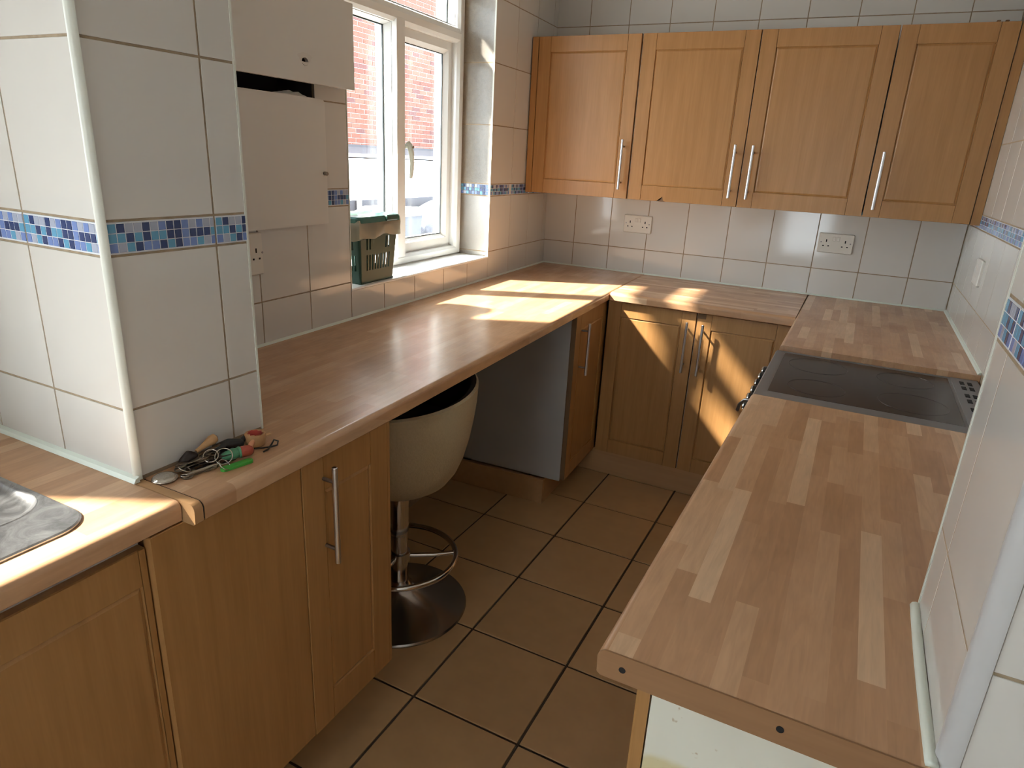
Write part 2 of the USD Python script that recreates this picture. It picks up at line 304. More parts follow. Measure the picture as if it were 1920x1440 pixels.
for y, n in ((Y1, MY), (Y0, UY)):                                     # the two sides of the reveal
    tile_face(t, (0, y, 0), UX if n == MY else MX, UZ, n, [-.156, -.003] if n == MY else [.003, .156], [1.016, 1.038] + ROWS[2-0:6] + [2.2] if False else [1.016, 1.038, 1.291, 1.344, 1.597, 1.85, 2.103, 2.2])
    t.part('corner_bead', bx(-.006, min(y, y + n[1] * .004), 1.014, .0012, max(y, y + n[1] * .004), 2.2, .0006), 'upvc_trim')
t.part('sealant_bead', onto(prism(Polygon([(0, 0), (.007, 0), (.0045, .0045), (0, .007)]), -2.58, 0), (0, 0, .9105), UX, UZ, UY), 'sealant')
# near stretch of the left wall with the sink window
t = Thing('wall_left', 'white wall behind the sink with a second window', 'wall', kind=S)
OPEN2 = bx(-.6, -4.3, 1.02, .4, -3.20, 1.92, .0)
t.part('masonry', cut(bx(-.26, -5.3, 0, .038, -2.84, 2.42), OPEN2), 'grout')
tile_face(t, (.04, 0, 0), UY, UZ, UX, [-5.2 + .203 * k for k in range(12)] + [-2.857], holes=[(-4.3, 1.02, -3.20, 1.92)], single=False)
# back wall
t = Thing('wall_back', 'white tiled wall at the end behind the wall cupboards', 'wall', kind=S)
t.part('masonry', bx(-.3, .0013, 0, 2.3, .26, 2.42), 'grout')
tile_face(t, (0, 0, 0), UX, UZ, MY, [-.01] + [.176 + .203 * k for k in range(9)] + [1.974])
t.part('sealant_bead', onto(prism(Polygon([(0, 0), (.007, 0), (.0045, .0045), (0, .007)]), 0, 1.975), (0, 0, .9105), MY, UZ, UX), 'sealant')
# right wall
t = Thing('wall_right', 'white tiled wall beside the hob', 'wall', kind=S)
XR = 1.975
t.part('masonry', bx(XR + .0005, -5.3, 0, 2.3, .1, 2.42), 'grout')
tile_face(t, (XR, 0, 0), MY, UZ, MX, [0, .12] + [.12 + .203 * k for k in range(1, 13)])
tile_face(t, (XR, 0, 0), MY, UZ, MX, [2.84] + [2.84 + .203 * k for k in range(1, 12)], rows=[.0, .253, .506, .76, 1.038, 1.291, 1.344, 1.597, 1.85, 2.103, 2.356, 2.42], single=False)
t.part('sealant_bead', onto(prism(Polygon([(0, 0), (.009, 0), (.006, .006), (0, .009)]), 0, 1.12), (XR, 0, .9105), MX, UZ, MY), 'sealant')
t = Thing('wall_front', 'plain white wall behind the viewer', 'wall', kind=S)
t.part('masonry', cut(bx(-.35, -5.5, 0, 2.4, -5.25, 2.42), bx(.62, -6, -.1, 1.42, -5, 2.06, 0)), 'plaster')
t = Thing('door_1', 'white back door with a clear glass panel behind the viewer', 'door', (1.02, -5.38, 0), kind=S)
t.part('frame', cut(bx(.60, -5.47, .0, 1.44, -5.24, 2.08, .003), bx(.66, -6, -.1, 1.38, -5, 2.02, 0)), 'upvc')
t.part('leaf', cut(bx(.664, -5.42, .006, 1.376, -5.375, 2.014, .003), bx(.78, -6, .55, 1.26, -5, 1.88, 0)), 'upvc')
t.part('pane', bx(.775, -5.40, .545, 1.265, -5.395, 1.885, .0004), 'pane_glass')
# left pier
PX, PY0, PY1 = .548, -2.856, -2.580
t = Thing('wall_pier_left', 'white tiled pier with blue mosaic band standing beside the sink', 'wall pier', (.3, -2.72, 0), kind=S)
t.part('masonry', cut(bx(-.05, PY0 + .0013, .20, PX - .0013, PY1 - .0013, 2.42), bx(PX - .005, PY0 - .1, -1, PX + .1, PY0 + .005, 3, 0)), 'grout')
tile_face(t, (PX, 0, 0), UY, UZ, UX, [PY0 + .007, -2.651, PY1], single='tesserae')
tile_face(t, (0, PY0, 0), UX, UZ, MY, [.04, .143, .346, PX - .007], single='tesserae')
tile_face(t, (0, PY1 - .0013 + .0013, 0), MX, UZ, UY, [-PX, -.346, -.143, -.08], single=False)
def quarter(r, n=6): return [(0, 0)] + [(r * math.sin(a), -r * math.cos(a)) for a in np.linspace(0, math.pi / 2, n)]
tr = t.part('corner_trim', onto(prism(Polygon([(-.007, .007)] + [(-.0075 + .0105 * math.sin(a) , .0075 - .0105 * math.cos(a)) for a in np.linspace(0, math.pi / 2, 9)]), .912, 2.42), (PX, PY0, 0), UX, UY, UZ), 'upvc_trim', smooth=40)
t.part('edge_trim', bx(PX - .008, PY1 - .003, .912, PX + .0012, PY1 + .0015, 2.42, .0004), 'upvc_trim')
t.part('sealant_bead', onto(prism(Polygon([(0, 0), (.011, 0), (.007, .007), (0, .010)]), .04, PX + .006), (0, PY0, .9105), MY, UZ, UX), 'sealant')
# right pier
QX, QY0, QY1 = 1.733, -2.836, -2.541
t = Thing('wall_pier_right', 'white tiled pier with rounded corner trim at the end of the breakfast worktop', 'wall pier', (1.85, -2.69, 0), kind=S)
t.part('masonry', cut(bx(QX + .0005, QY0 + .0013, 0, 2.05, QY1 - .0013, 2.42), bx(QX - .1, QY0 - .1, -1, QX + .010, QY0 + .010, 3, 0)), 'grout')
tile_face(t, (QX, 0, 0), MY, UZ, MX, [-QY1, 2.618, -QY0 - .016], single='tesserae')
tile_face(t, (0, QY0, 0), UX, UZ, MY, [QX + .016, XR], rows=[0, .253, .506, .76] + ROWS[1:], single='tesserae')
tile_face(t, (0, QY1, 0), MX, UZ, UY, [-XR, -QX], single=False)
t.part('corner_trim', onto(prism(Polygon([(.017, .017), (.017, -.0015)] + [(.016 - .0175 * math.sin(a), .016 - .0175 * math.cos(a)) for a in np.linspace(0, math.pi / 2, 10)] + [(-.0015, .017)]), 0, 2.42), (QX, QY0, 0), UX, UY, UZ), 'grey_trim', smooth=40)
t.part('edge_trim', bx(QX - .0012, QY1 - .0015, .912, QX + .008, QY1 + .003, 2.42, .0004), 'upvc_trim')
bead = [(-.0135 - .002 * math.sin(9 * s), s) for s in np.linspace(0, .292, 12)]
t.part('sealant_bead', tube([(QX - .004 - .0015 * math.sin(3 * s), QY0 + .002 + .29 * s, .9135) for s in np.linspace(0, 1, 14)], .0065, 8), 'sealant', smooth=True)

# ---------------------------------------------------------------- windows
def wframe(y0, y1, z0, z1, wy0, wy1, wz0, wz1, nb, nf, bead=.016, drop=.018):
    o = lambda a: [(y0 + a, z0 + a), (y1 - a, z0 + a), (y1 - a, z1 - a), (y0 + a, z1 - a)]
    i = lambda a: [(y0 + wy0 - a, z0 + wz0 - a), (y1 - wy1 + a, z0 + wz0 - a), (y1 - wy1 + a, z1 - wz1 + a), (y0 + wy0 - a, z1 - wz1 + a)]
    return onto(loft([(i(0), nb), (o(0), nb), (o(0), nf - .004), (o(.004), nf), (i(bead), nf), (i(0), nf - drop)], close=True), (0, 0, 0), UY, UZ, UX)
def paneq(y0, y1, z0, z1, x): return bx(x - .003, y0, z0, x + .003, y1, z1, .0004)
w = Thing('window_1', 'white plastic window with an opening side pane above the long worktop', 'window', (-.17, -1.215, 1.02), left=True, kind=S)
w.part('frame', wframe(YF0 + .002, Y1, 1.02, 2.2, .055, .046, .036, .06, -.255, -.152, .010, .012), 'upvc')
w.part('mullion', bx(-.25, -1.224, 1.045, -.152, -1.170, 1.945, .007), 'upvc')
w.part('transom', onto(prism(Polygon([(-.25, -1.99), (-.182, -1.99), (-.158, -1.977), (-.151, -1.958), (-.153, -1.934), (-.164, -1.922), (-.25, -1.922)]), YF0 + .01, Y1 - .030), (0, 0, 0), UX, (0, 0, -1), UY), 'upvc')
SASH = (-1.190, -.744, 1.052, 1.930)
def gasket(y0, y1, z0, z1, x, under):
    w.part('gasket', onto(loft([(rect(y0, y1, z0, z1), 0), (rect(y0, y1, z0, z1), .005), (rect(y0, y1, z0, z1, .004), .005), (rect(y0, y1, z0, z1, .004), 0)], close=True), (x, 0, 0), UY, UZ, UX), 'gasket', under=under)
sp = w.part('sash', wframe(*SASH, .050, .048, .060, .056, -.250, -.188, .016, .020), 'upvc')
gasket(SASH[0] + .049, SASH[1] - .047, SASH[2] + .059, SASH[3] - .055, -.213, sp)
w.part('sash_gap', bx(-.2485, SASH[1] - .0005, SASH[2] + .004, -.1895, SASH[1] + .0045, SASH[3] - .004, .0004), 'gasket', under=sp)
w.part('pane', paneq(SASH[0] + .045, SASH[1] - .043, SASH[2] + .055, SASH[3] - .051, -.220), 'pane_glass', under=sp)
HYO = -1.152
w.part('handle', cat([bx(-.1885, HYO - .013, 1.435, -.176, HYO + .013, 1.545, .004), tube([(-.18, HYO, 1.488), (-.146, HYO, 1.488)], .010, 12), tube([(-.150, HYO, 1.503), (-.141, HYO + .001, 1.487), (-.136, HYO + .003, 1.46), (-.135, HYO + .007, 1.425), (-.138, HYO + .009, 1.395), (-.143, HYO + .010, 1.365)], [.008, .012, .011, .0085, .008, .0065], 10)]), 'upvc_trim', smooth=40, under=sp, label='white curved lever handle')
w.part('handle_key', tube([(-.1285, HYO + .001, 1.485), (-.1255, HYO + .001, 1.485)], .0055, 10), 'key_metal', under=sp)
fx = w.part('fixed_light', wframe(YF0 + .05, -1.222, 1.052, 1.924, .010, .010, .012, .012, -.23, -.176, .009, .030), 'upvc')
gasket(YF0 + .060, -1.232, 1.064, 1.912, -.213, fx)
w.part('pane', paneq(YF0 + .055, -1.228, 1.059, 1.917, -.220), 'pane_glass', under=fx)
tp = w.part('top_light', wframe(YF0 + .05, Y1 - .044, 1.985, 2.145, .010, .010, .012, .012, -.23, -.176, .009, .030), 'upvc')
gasket(YF0 + .060, Y1 - .054, 1.997, 2.133, -.213, tp)
w.part('pane', paneq(YF0 + .055, Y1 - .049, 1.99, 2.14, -.220), 'pane_glass', under=tp)
w.part('sill', bx(-.19, Y0 + .001, 1.0065, .0025, Y1 - .001, 1.0165, .003), 'sill_paint', label='white window ledge')
w2 = Thing('window_2', 'second white plastic window over the sink', 'window', (-.1, -3.58, 1.02), kind=S)
w2.part('frame', wframe(-4.3, -3.20, 1.02, 1.92, .06, .06, .06, .06, -.17, -.10), 'upvc')
w2.part('mullion', bx(-.165, -3.765, 1.07, -.102, -3.695, 1.87, .005), 'upvc')
for a, b in ((-4.245, -3.765), (-3.695, -3.255)): w2.part('pane', paneq(a, b, 1.075, 1.865, -.135), 'pane_glass')
w2.part('sill', bx(-.11, -4.299, .99, .041, -3.201, 1.0205, .003), 'sill_paint')

# ---------------------------------------------------------------- worktops
def top_profile(depth, h0=.872, h1=.910, r=.012, wall=0.0):
    P = [(wall, h0)]
    P += [(depth - .006, h0), (depth - .001, h0 + .004)]
    P += [(depth - r + r * math.cos(a), h1 - r + r * math.sin(a)) for a in np.linspace(0, math.pi / 2, 9)]
    return Polygon(P + [(wall, h1)])
def runy(profile, y0, y1):                                            # profile in (x, z), run along y
    v, f = prism(profile, -y1, -y0); return place(v, (0, 0, 0), UX, UZ, MY), f
wl = Thing('worktop', 'long beech-block worktop under the window', 'worktop', (.3, -1.4, .872), left=True)
inv = lambda m: (np.column_stack([CT * m[0][:, 0] + ST * m[0][:, 1], -ST * m[0][:, 0] + CT * m[0][:, 1], m[0][:, 2]]), m[1])
pierbox = inv(bx(-.5, PY0 - .3, .5, PX - .001, PY1 - .001, 1.2, 0))
def near_run(h0=.872, h1=.910, y0=-2.95, y1=-2.25, d=0.0):        # the last stretch turns back towards the square of the room
    v, f = runy(top_profile(.6955 + d, h0, h1, wall=.2), y0, y1); v[:, 0] += np.where(v[:, 0] > .5, -.0223 * (v[:, 1] + 2.86), 0); return v, f
LT = cut(runy(top_profile(.5925, wall=.0005), -2.30, .026), bx(-1, -.0005, 0, 3, 1, 2, 0)) + (man(inv(near_run())) + man(runy(top_profile(.50, wall=.0005), -2.95, -2.25)))
LT = LT - man(pierbox) - man(inv(bx(-1, -4, 0, 3, -2.8435, 2, 0))) - man(inv(bx(-1, -.0008, 0, 3, 1, 2, 0)))
wl.part('top', LT, 'block_left', smooth=35)
js = Thing('joint_strip', 'narrow plain strip between the sink worktop and the long worktop', 'joint strip', (.62, -2.852, .872))
PBX = bx(-.5, PY0 - .3, .5, PX - .001, PY1, 1.2, 0)
js.part('strip', cut(near_run(h1=.9104, d=.0006), bx(-1, -4, 0, 3, -2.8635, 2, 0), bx(-1, -2.8470, 0, 3, 1, 2, 0), PBX), 'beech_edge_y', smooth=35)
js.part('gap', cut(near_run(h0=.874, h1=.9085, d=-.0015), bx(-1, -4, 0, 3, -2.8471, 2, 0), bx(-1, -2.8437, 0, 3, 1, 2, 0), PBX), 'black_void', label='dark gap')
ws = Thing('worktop', 'beech-block worktop around the steel sink', 'worktop', (.35, -3.8, .872))
SINKHOLE = onto(loft([(rrect(.110, .595, -4.06, -2.974, .05), .8), (rrect(.110, .595, -4.06, -2.974, .05), 1.0)]), (0, 0, 0), UX, UY, UZ)
ws.part('top', cut(runy(top_profile(.667, wall=.0405), -5.0, -2.8655), SINKHOLE), 'block_y', smooth=35)
wb = Thing('worktop', 'short beech-block worktop across the back wall', 'worktop', (1.0, -.31, .872))
v, f = prism(top_profile(.621, r=.014, wall=.0006), .6225, 1.4035)
mb = (place(v, (0, 0, 0), MY, UZ, UX), f)                              # u = depth from the wall
mb = (mb[0], mb[1])
def sheared_left(m):                                                  # meets the skew edge of the long worktop
    v = m[0].copy(); k = v[:, 0] < .7; v[k, 0] = .5955 + .0393 * (-v[k, 1]) * 1.0; return v, m[1]
wb.part('top', sheared_left(mb), 'block_x', smooth=35)
def front_edge(y): return 1.4065 + .0125 * np.minimum(y + .62, .45)                  # the right worktops' front edge, not quite parallel
def right_top(y0, y1, sub=()):
    v, f = runy(top_profile(.57, wall=-.01), y0, y1)                  # u = depth from the wall side; mirrored
    d = v[:, 0].copy(); v = v.copy(); v[:, 0] = front_edge(v[:, 1]) + (.57 - d) if y1 < -1 else np.where(v[:, 1] < -.5, 1.400, 1.4045) + (.57 - d)
    f = f[:, ::-1]
    return cut((v, f), bx(XR - .0005, -6, 0, 3, 2, 2, 0), *sub)
wr = Thing('worktop', 'small beech-block worktop in the corner beyond the hob', 'worktop', (1.69, -.56, .872))
wr.part('top', right_top(-1.127, -.0006), 'block_y', smooth=35)
wn = Thing('worktop', 'large beech-block worktop with a brown cut end, in front of the hob', 'worktop', (1.55, -2.3, .872))
pb = bx(QX - .0005, QY0 - .4, .5, 3, QY1 + .0005, 1.2, 0)
wn.part('top', right_top(-2.838, -1.722, (pb,)), 'block_y', smooth=35)
es = right_top(-2.8405, -2.8375, (pb,))
ep = wn.part('edge_strip', es, 'end_strip', smooth=35, label='plain brown strip glued to the cut end')
for x, z in ((1.411, .8905), (1.590, .8925)): wn.part('screw_hole', onto(loft([([(.0042 * math.cos(a), .0042 * math.sin(a)) for a in np.arange(14) * math.pi / 7], -.002), ([(.0042 * math.cos(a), .0042 * math.sin(a)) for a in np.arange(14) * math.pi / 7], .0004)]), (x, -2.8406, z), UX, UZ, MY), 'black_void', under=ep)
ms = cut((lambda m: m)(right_top(-1.7215, -1.7195)), bx(0, -3, 0, 3, 0, .893, 0))
wn.part('edge_strip', right_top(-1.7219, -1.7200), 'beech_edge')

# ---------------------------------------------------------------- cupboards
def door_mesh(wd, ht, th=.018, st=.062, rail=.066, g=.009):
    """routed door in (u, v, n): two stiles and a middle with rails and a grooved panel; front at n = th."""
    b = .0009; out = []
    for a, c in ((0, st), (wd - st, wd)): out.append(loft([(rect(a, c, 0, ht), 0), (rect(a, c, 0, ht), th - .003), (rect(a, c, 0, ht, b), th)]))
    a, c = st, wd - st; T = th
    out.append(loft([(rect(a, c, 0, ht), 0), (rect(a, c, 0, ht), T - .003), (rect(a, c, 0, ht, b), T), ([(a + b, rail), (c - b, rail), (c - b, ht - rail), (a + b, ht - rail)], T), ([(a + .003, rail + .002), (c - .003, rail + .002), (c - .003, ht - rail - .002), (a + .003, ht - rail - .002)], T - .0042), ([(a + g, rail + g), (c - g, rail + g), (c - g, ht - rail - g), (a + g, ht - rail - g)], T - .0012)]))
    return cat(out)
def handle_mesh(L=.222, cc=.160, out_=.032, r=.0062):
    """bar handle in (u, v, n): bar along v."""
    bar = tube([(0, -L / 2, out_), (0, -L / 2 + .0015, out_), (0, L / 2 - .0015, out_), (0, L / 2, out_)], [r * .8, r, r, r * .8], 14)
    return bar, [tube([(0, s * cc / 2, -.001), (0, s * cc / 2, out_)], .0042, 10) for s in (-1, 1)]
def door(t, O, U, N, wd, ht, hu=None, hv=None, mat='beech_door', hl=.222, **kw):
    """door with its lower outer corner at O, u along U, facing N."""
    d = t.part('door', onto(door_mesh(wd, ht, **kw), O, U, UZ, N), mat)
    if hu is not None:
        bar, posts = handle_mesh(hl)
        o = np.array(O, float) + hu * np.array(U, float) + np.array([0, 0, hv]) + np.array(N, float) * .018
        t.part('handle', onto(bar, o, U, UZ, N), 'brushed_steel', smooth=40, under=d)
        for ps in posts: t.part('handle_post', onto(ps, o, U, UZ, N), 'post_steel', smooth=40, under=d)
    return d
def carcass(t, x0, x1, y0, y1, z0, z1, mat='carcass'): return t.part('carcass', bx(x0, y0, z0, x1, y1, z1, .001), mat)
# wall cupboards, three units
ZB, ZT, YF = 1.305, 2.010, -.322
u = Thing('wall_cabinet', 'single wall cupboard in the corner by the window', 'cabinet', (.29, 0, ZB))
carcass(u, .022, .555, -.302, -.0006, ZB, ZT)
u.part('end_panel', bx(.0205, -.322, ZB - .002, .051, -.0008, ZT, .001), 'beech_door')
door(u, (.054, -.304, ZB), UX, MY, .499, ZT - ZB, .465, .152)
u = Thing('wall_cabinet', 'double wall cupboard with two middle doors, handles side by side', 'cabinet', (1.06, 0, ZB))
carcass(u, .558, 1.561, -.302, -.0006, ZB, ZT)
d2 = door(u, (.560, -.304, ZB), UX, MY, .498, ZT - ZB, .465, .147)
u.part('chipped_edge', onto(loft([([(.140, -.0005), (.186, -.0005), (.172, .004), (.166, .022), (.158, .006)], .0178), ([(.140, -.0005), (.186, -.0005), (.172, .004), (.166, .022), (.158, .006)], .0184)]), (.560, -.304, ZB), UX, UZ, MY), 'door_edge', under=d2, label='dark chip broken out of the lower edge')
door(u, (1.062, -.304, ZB), UX, MY, .498, ZT - ZB, .037, .147)
u = Thing('wall_cabinet', 'single wall cupboard in the dark corner above the hob', 'cabinet', (1.77, 0, ZB))
carcass(u, 1.564, 1.972, -.302, -.0006, ZB, ZT)
door(u, (1.565, -.304, ZB), UX, MY, .374, ZT - ZB, .031, .141, st=.06)
u.part('filler_strip', bx(1.942, -.318, ZB - .002, 1.9738, -.300, ZT, .001), 'beech_door')
for x in (1.862, 1.888): u.part('chipped_edge', bx(x, -.3225, ZT - .001, x + .012, -.31, ZT + .005, .002), 'door_edge')
# base double unit under the back worktop
ZD, ZE = .126, .868
b = Thing('base_cabinet', 'double base cupboard under the short back worktop', 'cabinet', (1.0, -.3, 0))
carcass(b, .615, 1.40, -.578, -.0006, .124, .871)
door(b, (.6105, -.581, ZD), UX, MY, .400, ZE - ZD, .370, .588, hl=.228)
door(b, (1.0155, -.581, ZD), UX, MY, .388, ZE - ZD, .033, .586, hl=.228)
b.part('chipped_edge', bx(1.017, -.5996, .846, 1.052, -.598, .8685, .0004), 'door_edge')
b.part('plinth', bx(.50, -.572, .0005, 1.42, -.556, .124, .001), 'beech_edge')
# narrow cupboard beside the knee space (left frame)
n = Thing('base_cabinet', 'narrow base cupboard with a grey side panel, next to the knee space', 'cabinet', (.3, -.8, 0), left=True)
NX, NZ = .557, .128
n.part('carcass', bx(.02, -1.012, NZ, NX - .001, -.605, .871), 'carcass')
n.part('side_panel', bx(.012, -1.026, NZ - .008, NX - .002, -1.0125, .8715, .001), 'grey_panel', label='plain grey side panel')
n.part('front_edge', bx(NX - .0015, -1.0255, NZ - .004, NX + .0005, -.61, .869, .0004), 'door_edge')
nd = door(n, (NX + .001, -1.022, NZ), UY, UX, .417, ZE - NZ, .075, .586, hl=.226, st=.058)
n.part('worn_edge', bx(NX + .0006, -1.0242, NZ, NX + .0188, -1.0221, ZE, .0004), 'door_edge', under=nd, label='dark worn door edge')
pl = n.part('plinth', cat([bx(.010, -1.050, .0005, .487, -1.034, .118, .001), bx(.472, -1.0335, .0005, .488, -.600, .118, .001)]), 'beech_edge_y')
# the run left of the knee space, square to the room
LX, LZ = .6495, .176
c = Thing('base_cabinet', 'slim base cupboard with one tall door beside the bar stool', 'cabinet', (.4, -2.45, 0))
c.part('carcass', bx(.12, -2.572, LZ, LX - .001, -2.322, .8715), 'carcass')
c.part('end_panel', bx(.12, -2.3215, LZ, LX + .0175, -2.312, .8715), 'beech_door')
door(c, (LX, -2.5985, LZ), UY, UX, .2765, .869 - LZ, .060, .556, hl=.228, st=.062, rail=.085)
c.part('plinth', bx(.495, -2.600, .0005, .511, -2.290, LZ + .005, .001), 'beech_edge_y')
c = Thing('appliance_panel', 'wide plain beech panel with no handle under the keys', 'cabinet panel', (.6, -2.76, 0))
c.part('panel', bx(LX - .002, -2.9235, LZ, LX + .0165, -2.6010, .8715, .0012), 'beech_door')
c.part('carcass', bx(.56, -2.916, LZ, LX - .003, -2.605, .8712), 'beech_door')
c.part('plinth', bx(.495, -2.923, .0005, .511, -2.6005, LZ + .005, .001), 'beech_edge_y')
c = Thing('base_cabinet', 'base cupboard with a grooved door below the steel sink', 'cabinet', (.4, -3.6, 0))
c.part('carcass', cut(bx(.06, -4.95, .15, .634, -2.9245, .8715), bx(.1, -4.06, .55, .6, -2.99, .95)), 'carcass')
for k in range(3): door(c, (.6345, -3.5185 - .6 * k, .155), UY, UX, .593, .852 - .155, *((None, None) if k == 0 else (.05, .55)), st=.002 if False else .012, rail=.064)
c.part('plinth', bx(.495, -4.95, .0005, .511, -2.9235, .149, .001), 'beech_edge_y')
c = Thing('base_cabinet', 'base cupboard with a stained white end panel below the large worktop', 'cabinet', (1.7, -2.3, 0))
c.part('carcass', cut(bx(1.437, -2.757, .15, XR - .003, -1.735, .8712), bx(QX - .002, QY0 - .2, 0, 3, QY1 + .002, 2)), 'carcass')
c.part('end_panel', bx(1.4385, -2.775, .0005, QX - .002, -2.7575, .8715, .001), 'old_panel', label='yellow-stained white end panel')
door(c, (1.4355, -2.255, .152), MY, MX, .516, .868 - .152)
door(c, (1.4355, -1.737, .152), MY, MX, .514, .868 - .152)
c.part('plinth', bx(1.50, -2.7565, .0005, 1.516, -1.735, .149, .001), 'beech_edge_y')

# ---------------------------------------------------------------- cooker
HZ = .893
k = Thing('cooker', 'grey electric cooker with a dark glass hob set between the worktops', 'cooker', (1.69, -1.42, 0))
HX0, HX1, HY0, HY1 = 1.391, XR - .002, -1.7185, -1.1285
k.part('body', bx(1.425, HY0 + .002, .03, HX1 - .005, HY1 - .002, HZ - .030, .004), 'cooker_enamel')
k.part('hob_frame', onto(loft([(rrect(HX0, HX1, HY0, HY1, .008), HZ - .030), (rrect(HX0, HX1, HY0, HY1, .008), HZ - .005), (rrect(HX0, HX1, HY0, HY1, .008, i=.004), HZ), (rrect(1.418, 1.894, HY0 + .104, HY1 - .015, .006), HZ), (rrect(1.422, 1.890, HY0 + .108, HY1 - .019, .005), HZ - .0025)]), (0, 0, 0), UX, UY, UZ), 'hob_frame', smooth=30)
k.part('hob_glass', bx(1.4225, HY0 + .1085, HZ - .006, 1.8895, HY1 - .0195, HZ - .0012, .0008), 'hob_glass')
for x, y, r in ((1.54, -1.50, .075), (1.53, -1.26, .085), (1.78, -1.49, .085), (1.77, -1.26, .075)): k.part('cooking_zone', ring((x, y, HZ - .0014), r, .0009, 40), 'hob_zone')
vp = k.part('vent_strip', bx(1.896, HY0 + .006, HZ - .002, HX1 - .004, HY1 - .004, HZ + .0013, .001), 'hob_strip')
for g0 in (-1.19, -1.325, -1.46, -1.595):
    for dy in (0, -.056):
        for x in (1.922, 1.942): k.part('vent', bx(x - .006, g0 + dy - .016, HZ, x + .006, g0 + dy + .016, HZ + .0028, .001), 'black_void', under=vp)
k.part('rear_upstand', bx(HX1 - .006, HY0 + .01, HZ, HX1, HY1 - .09, HZ + .014, .001), 'black_plastic')
k.part('control_panel', bx(1.408, HY0 + .004, .785, 1.4245, HY1 - .004, HZ - .031, .002), 'cooker_enamel')
for i in range(6):
    y = -1.205 - .0785 * i
    kp = k.part('knob', onto(lathe([(.021, 0), (.021, .004), (.0165, .006), (.0145, .036), (.0125, .041)], 20), (1.408, y, .834), UY, UZ, MX), 'black_plastic', smooth=35)
    k.part('knob_cap', onto(lathe([(.0128, .040), (.0128, .0435), (.010, .0455)], 20), (1.408, y, .834), UY, UZ, MX), 'chrome', smooth=35, under=kp)
od = k.part('oven_door', bx(1.405, HY0 + .006, .13, 1.4245, HY1 - .006, .775, .003), 'hob_glass')
k.part('handle', tube([(1.41, HY0 + .03, .73), (1.372, HY0 + .032, .735), (1.362, HY0 + .06, .737), (1.362, HY1 - .06, .737), (1.372, HY1 - .032, .735), (1.41, HY1 - .03, .73)], .009, 12), 'chrome', smooth=True, under=od)
k.part('lid_hinge', tube([(1.402, HY0 + .004, .889), (1.378, HY0 + .012, .884), (1.366, HY0 + .022, .866), (1.362, HY0 + .03, .846)], .0045, 10), 'post_steel', smooth=True)

# ---------------------------------------------------------------- sink
s = Thing('sink', 'stainless steel inset sink and drainer in the worktop', 'sink', (.36, -3.5, .91))
R0 = lambda i: rrect(.10, .612, -4.07, -2.968, .052, 8, i)
D = lambda i: rrect(.148, .520, -3.52, -2.980, .06, 8, i)
B = lambda i: rrect(.148, .560, -4.02, -3.56, .075, 8, i)
outer = cut(onto(loft([(R0(0), .9102), (R0(0), .9135), (R0(.003), .9155), (R0(.012), .9150)]), (0, 0, 0), UX, UY, UZ), onto(loft([(D(0), .9), (D(0), .95)]), (0, 0, 0), UX, UY, UZ), onto(loft([(B(0), .9), (B(0), .95)]), (0, 0, 0), UX, UY, UZ))
s.part('rim', outer, 'sink_steel', smooth=30)
s.part('drainer', onto(loft([(D(.006), .9035), (D(-.004), .9145), (D(-.002), .9162), (D(.004), .9150), (D(.014), .9085), (D(.05), .9068)], cap0=True), (0, 0, 0), UX, UY, UZ), 'sink_steel', smooth=40)
for x in np.arange(.242, .46, .0425):
    s.part('drainer_ridge', onto(loft([(rrect(x - .011, x + .011, -3.49, -3.045 - .02 * abs(x - .34) / .1, .011, 6), .9066), (rrect(x - .011, x + .011, -3.49, -3.045 - .02 * abs(x - .34) / .1, .011, 6, .004), .9098), (rrect(x - .011, x + .011, -3.49, -3.045 - .02 * abs(x - .34) / .1, .011, 6, .008), .9105)]), (0, 0, 0), UX, UY, UZ), 'sink_steel', smooth=50)
s.part('bowl', onto(loft([(B(-.003), .9150), (B(.006), .9120), (B(.02), .86), (B(.035), .75), (B(.08), .742)], cap0=False), (0, 0, 0), UX, UY, UZ), 'sink_steel', smooth=40)

# ---------------------------------------------------------------- sockets, panels on the walls
def socket(label, O, U, N, wd=.150, ht=.090, gangs=2, left=False, grp=None):
    t = Thing('wall_socket', label, 'socket', O, left=left)
    t.part('plate', onto(loft([(rrect(-wd / 2, wd / 2, -ht / 2, ht / 2, .006), 0), (rrect(-wd / 2, wd / 2, -ht / 2, ht / 2, .006), .006), (rrect(-wd / 2, wd / 2, -ht / 2, ht / 2, .006, i=.003), .009)]), O, U, UZ, N), 'socket_plastic', smooth=25)
    hol = []
    for gx in ((-.040, .040) if gangs == 2 else (0,)):
        hol += [bx(gx - .0025, .004, .0085, gx + .0025, .016, .0094, .0002), bx(gx - .0145, -.0155, .0085, gx - .0075, -.0105, .0094, .0002), bx(gx + .0075, -.0155, .0085, gx + .0145, -.0105, .0094, .0002)]
        t.part('rocker_switch', onto(bx(gx * .22 - .006, .010, .008, gx * .22 + .006, .030, .0112, .001), O, U, UZ, N), 'socket_plastic')
    for m in hol: t.part('pin_hole', onto(m, O, U, UZ, N), 'black_void')
    for gx in ((-.062, .062) if gangs == 2 else (-.03, .03)): t.part('screw', onto(lathe([(.0032, .0085), (.0032, .0096), (.0013, .0099)], 12), np.array(O) + np.array(U) * gx + np.array([0, 0, .003]), U, UZ, N), 'post_steel')
socket('cream double socket on the back wall nearer the window', (.530, 0, 1.166), UX, MY)
socket('cream double socket on the back wall nearer the hob', (1.479, 0, 1.160), UX, MY)
socket('cream socket half hidden behind the mosaic-banded pier', (0, -2.190, 1.177), UY, UX, wd=.132, ht=.116, left=True)
t = Thing('blanking_plate', 'white blanking plate low on the tiled wall beside the hob', 'wall plate', (XR, -.60, 1.158))
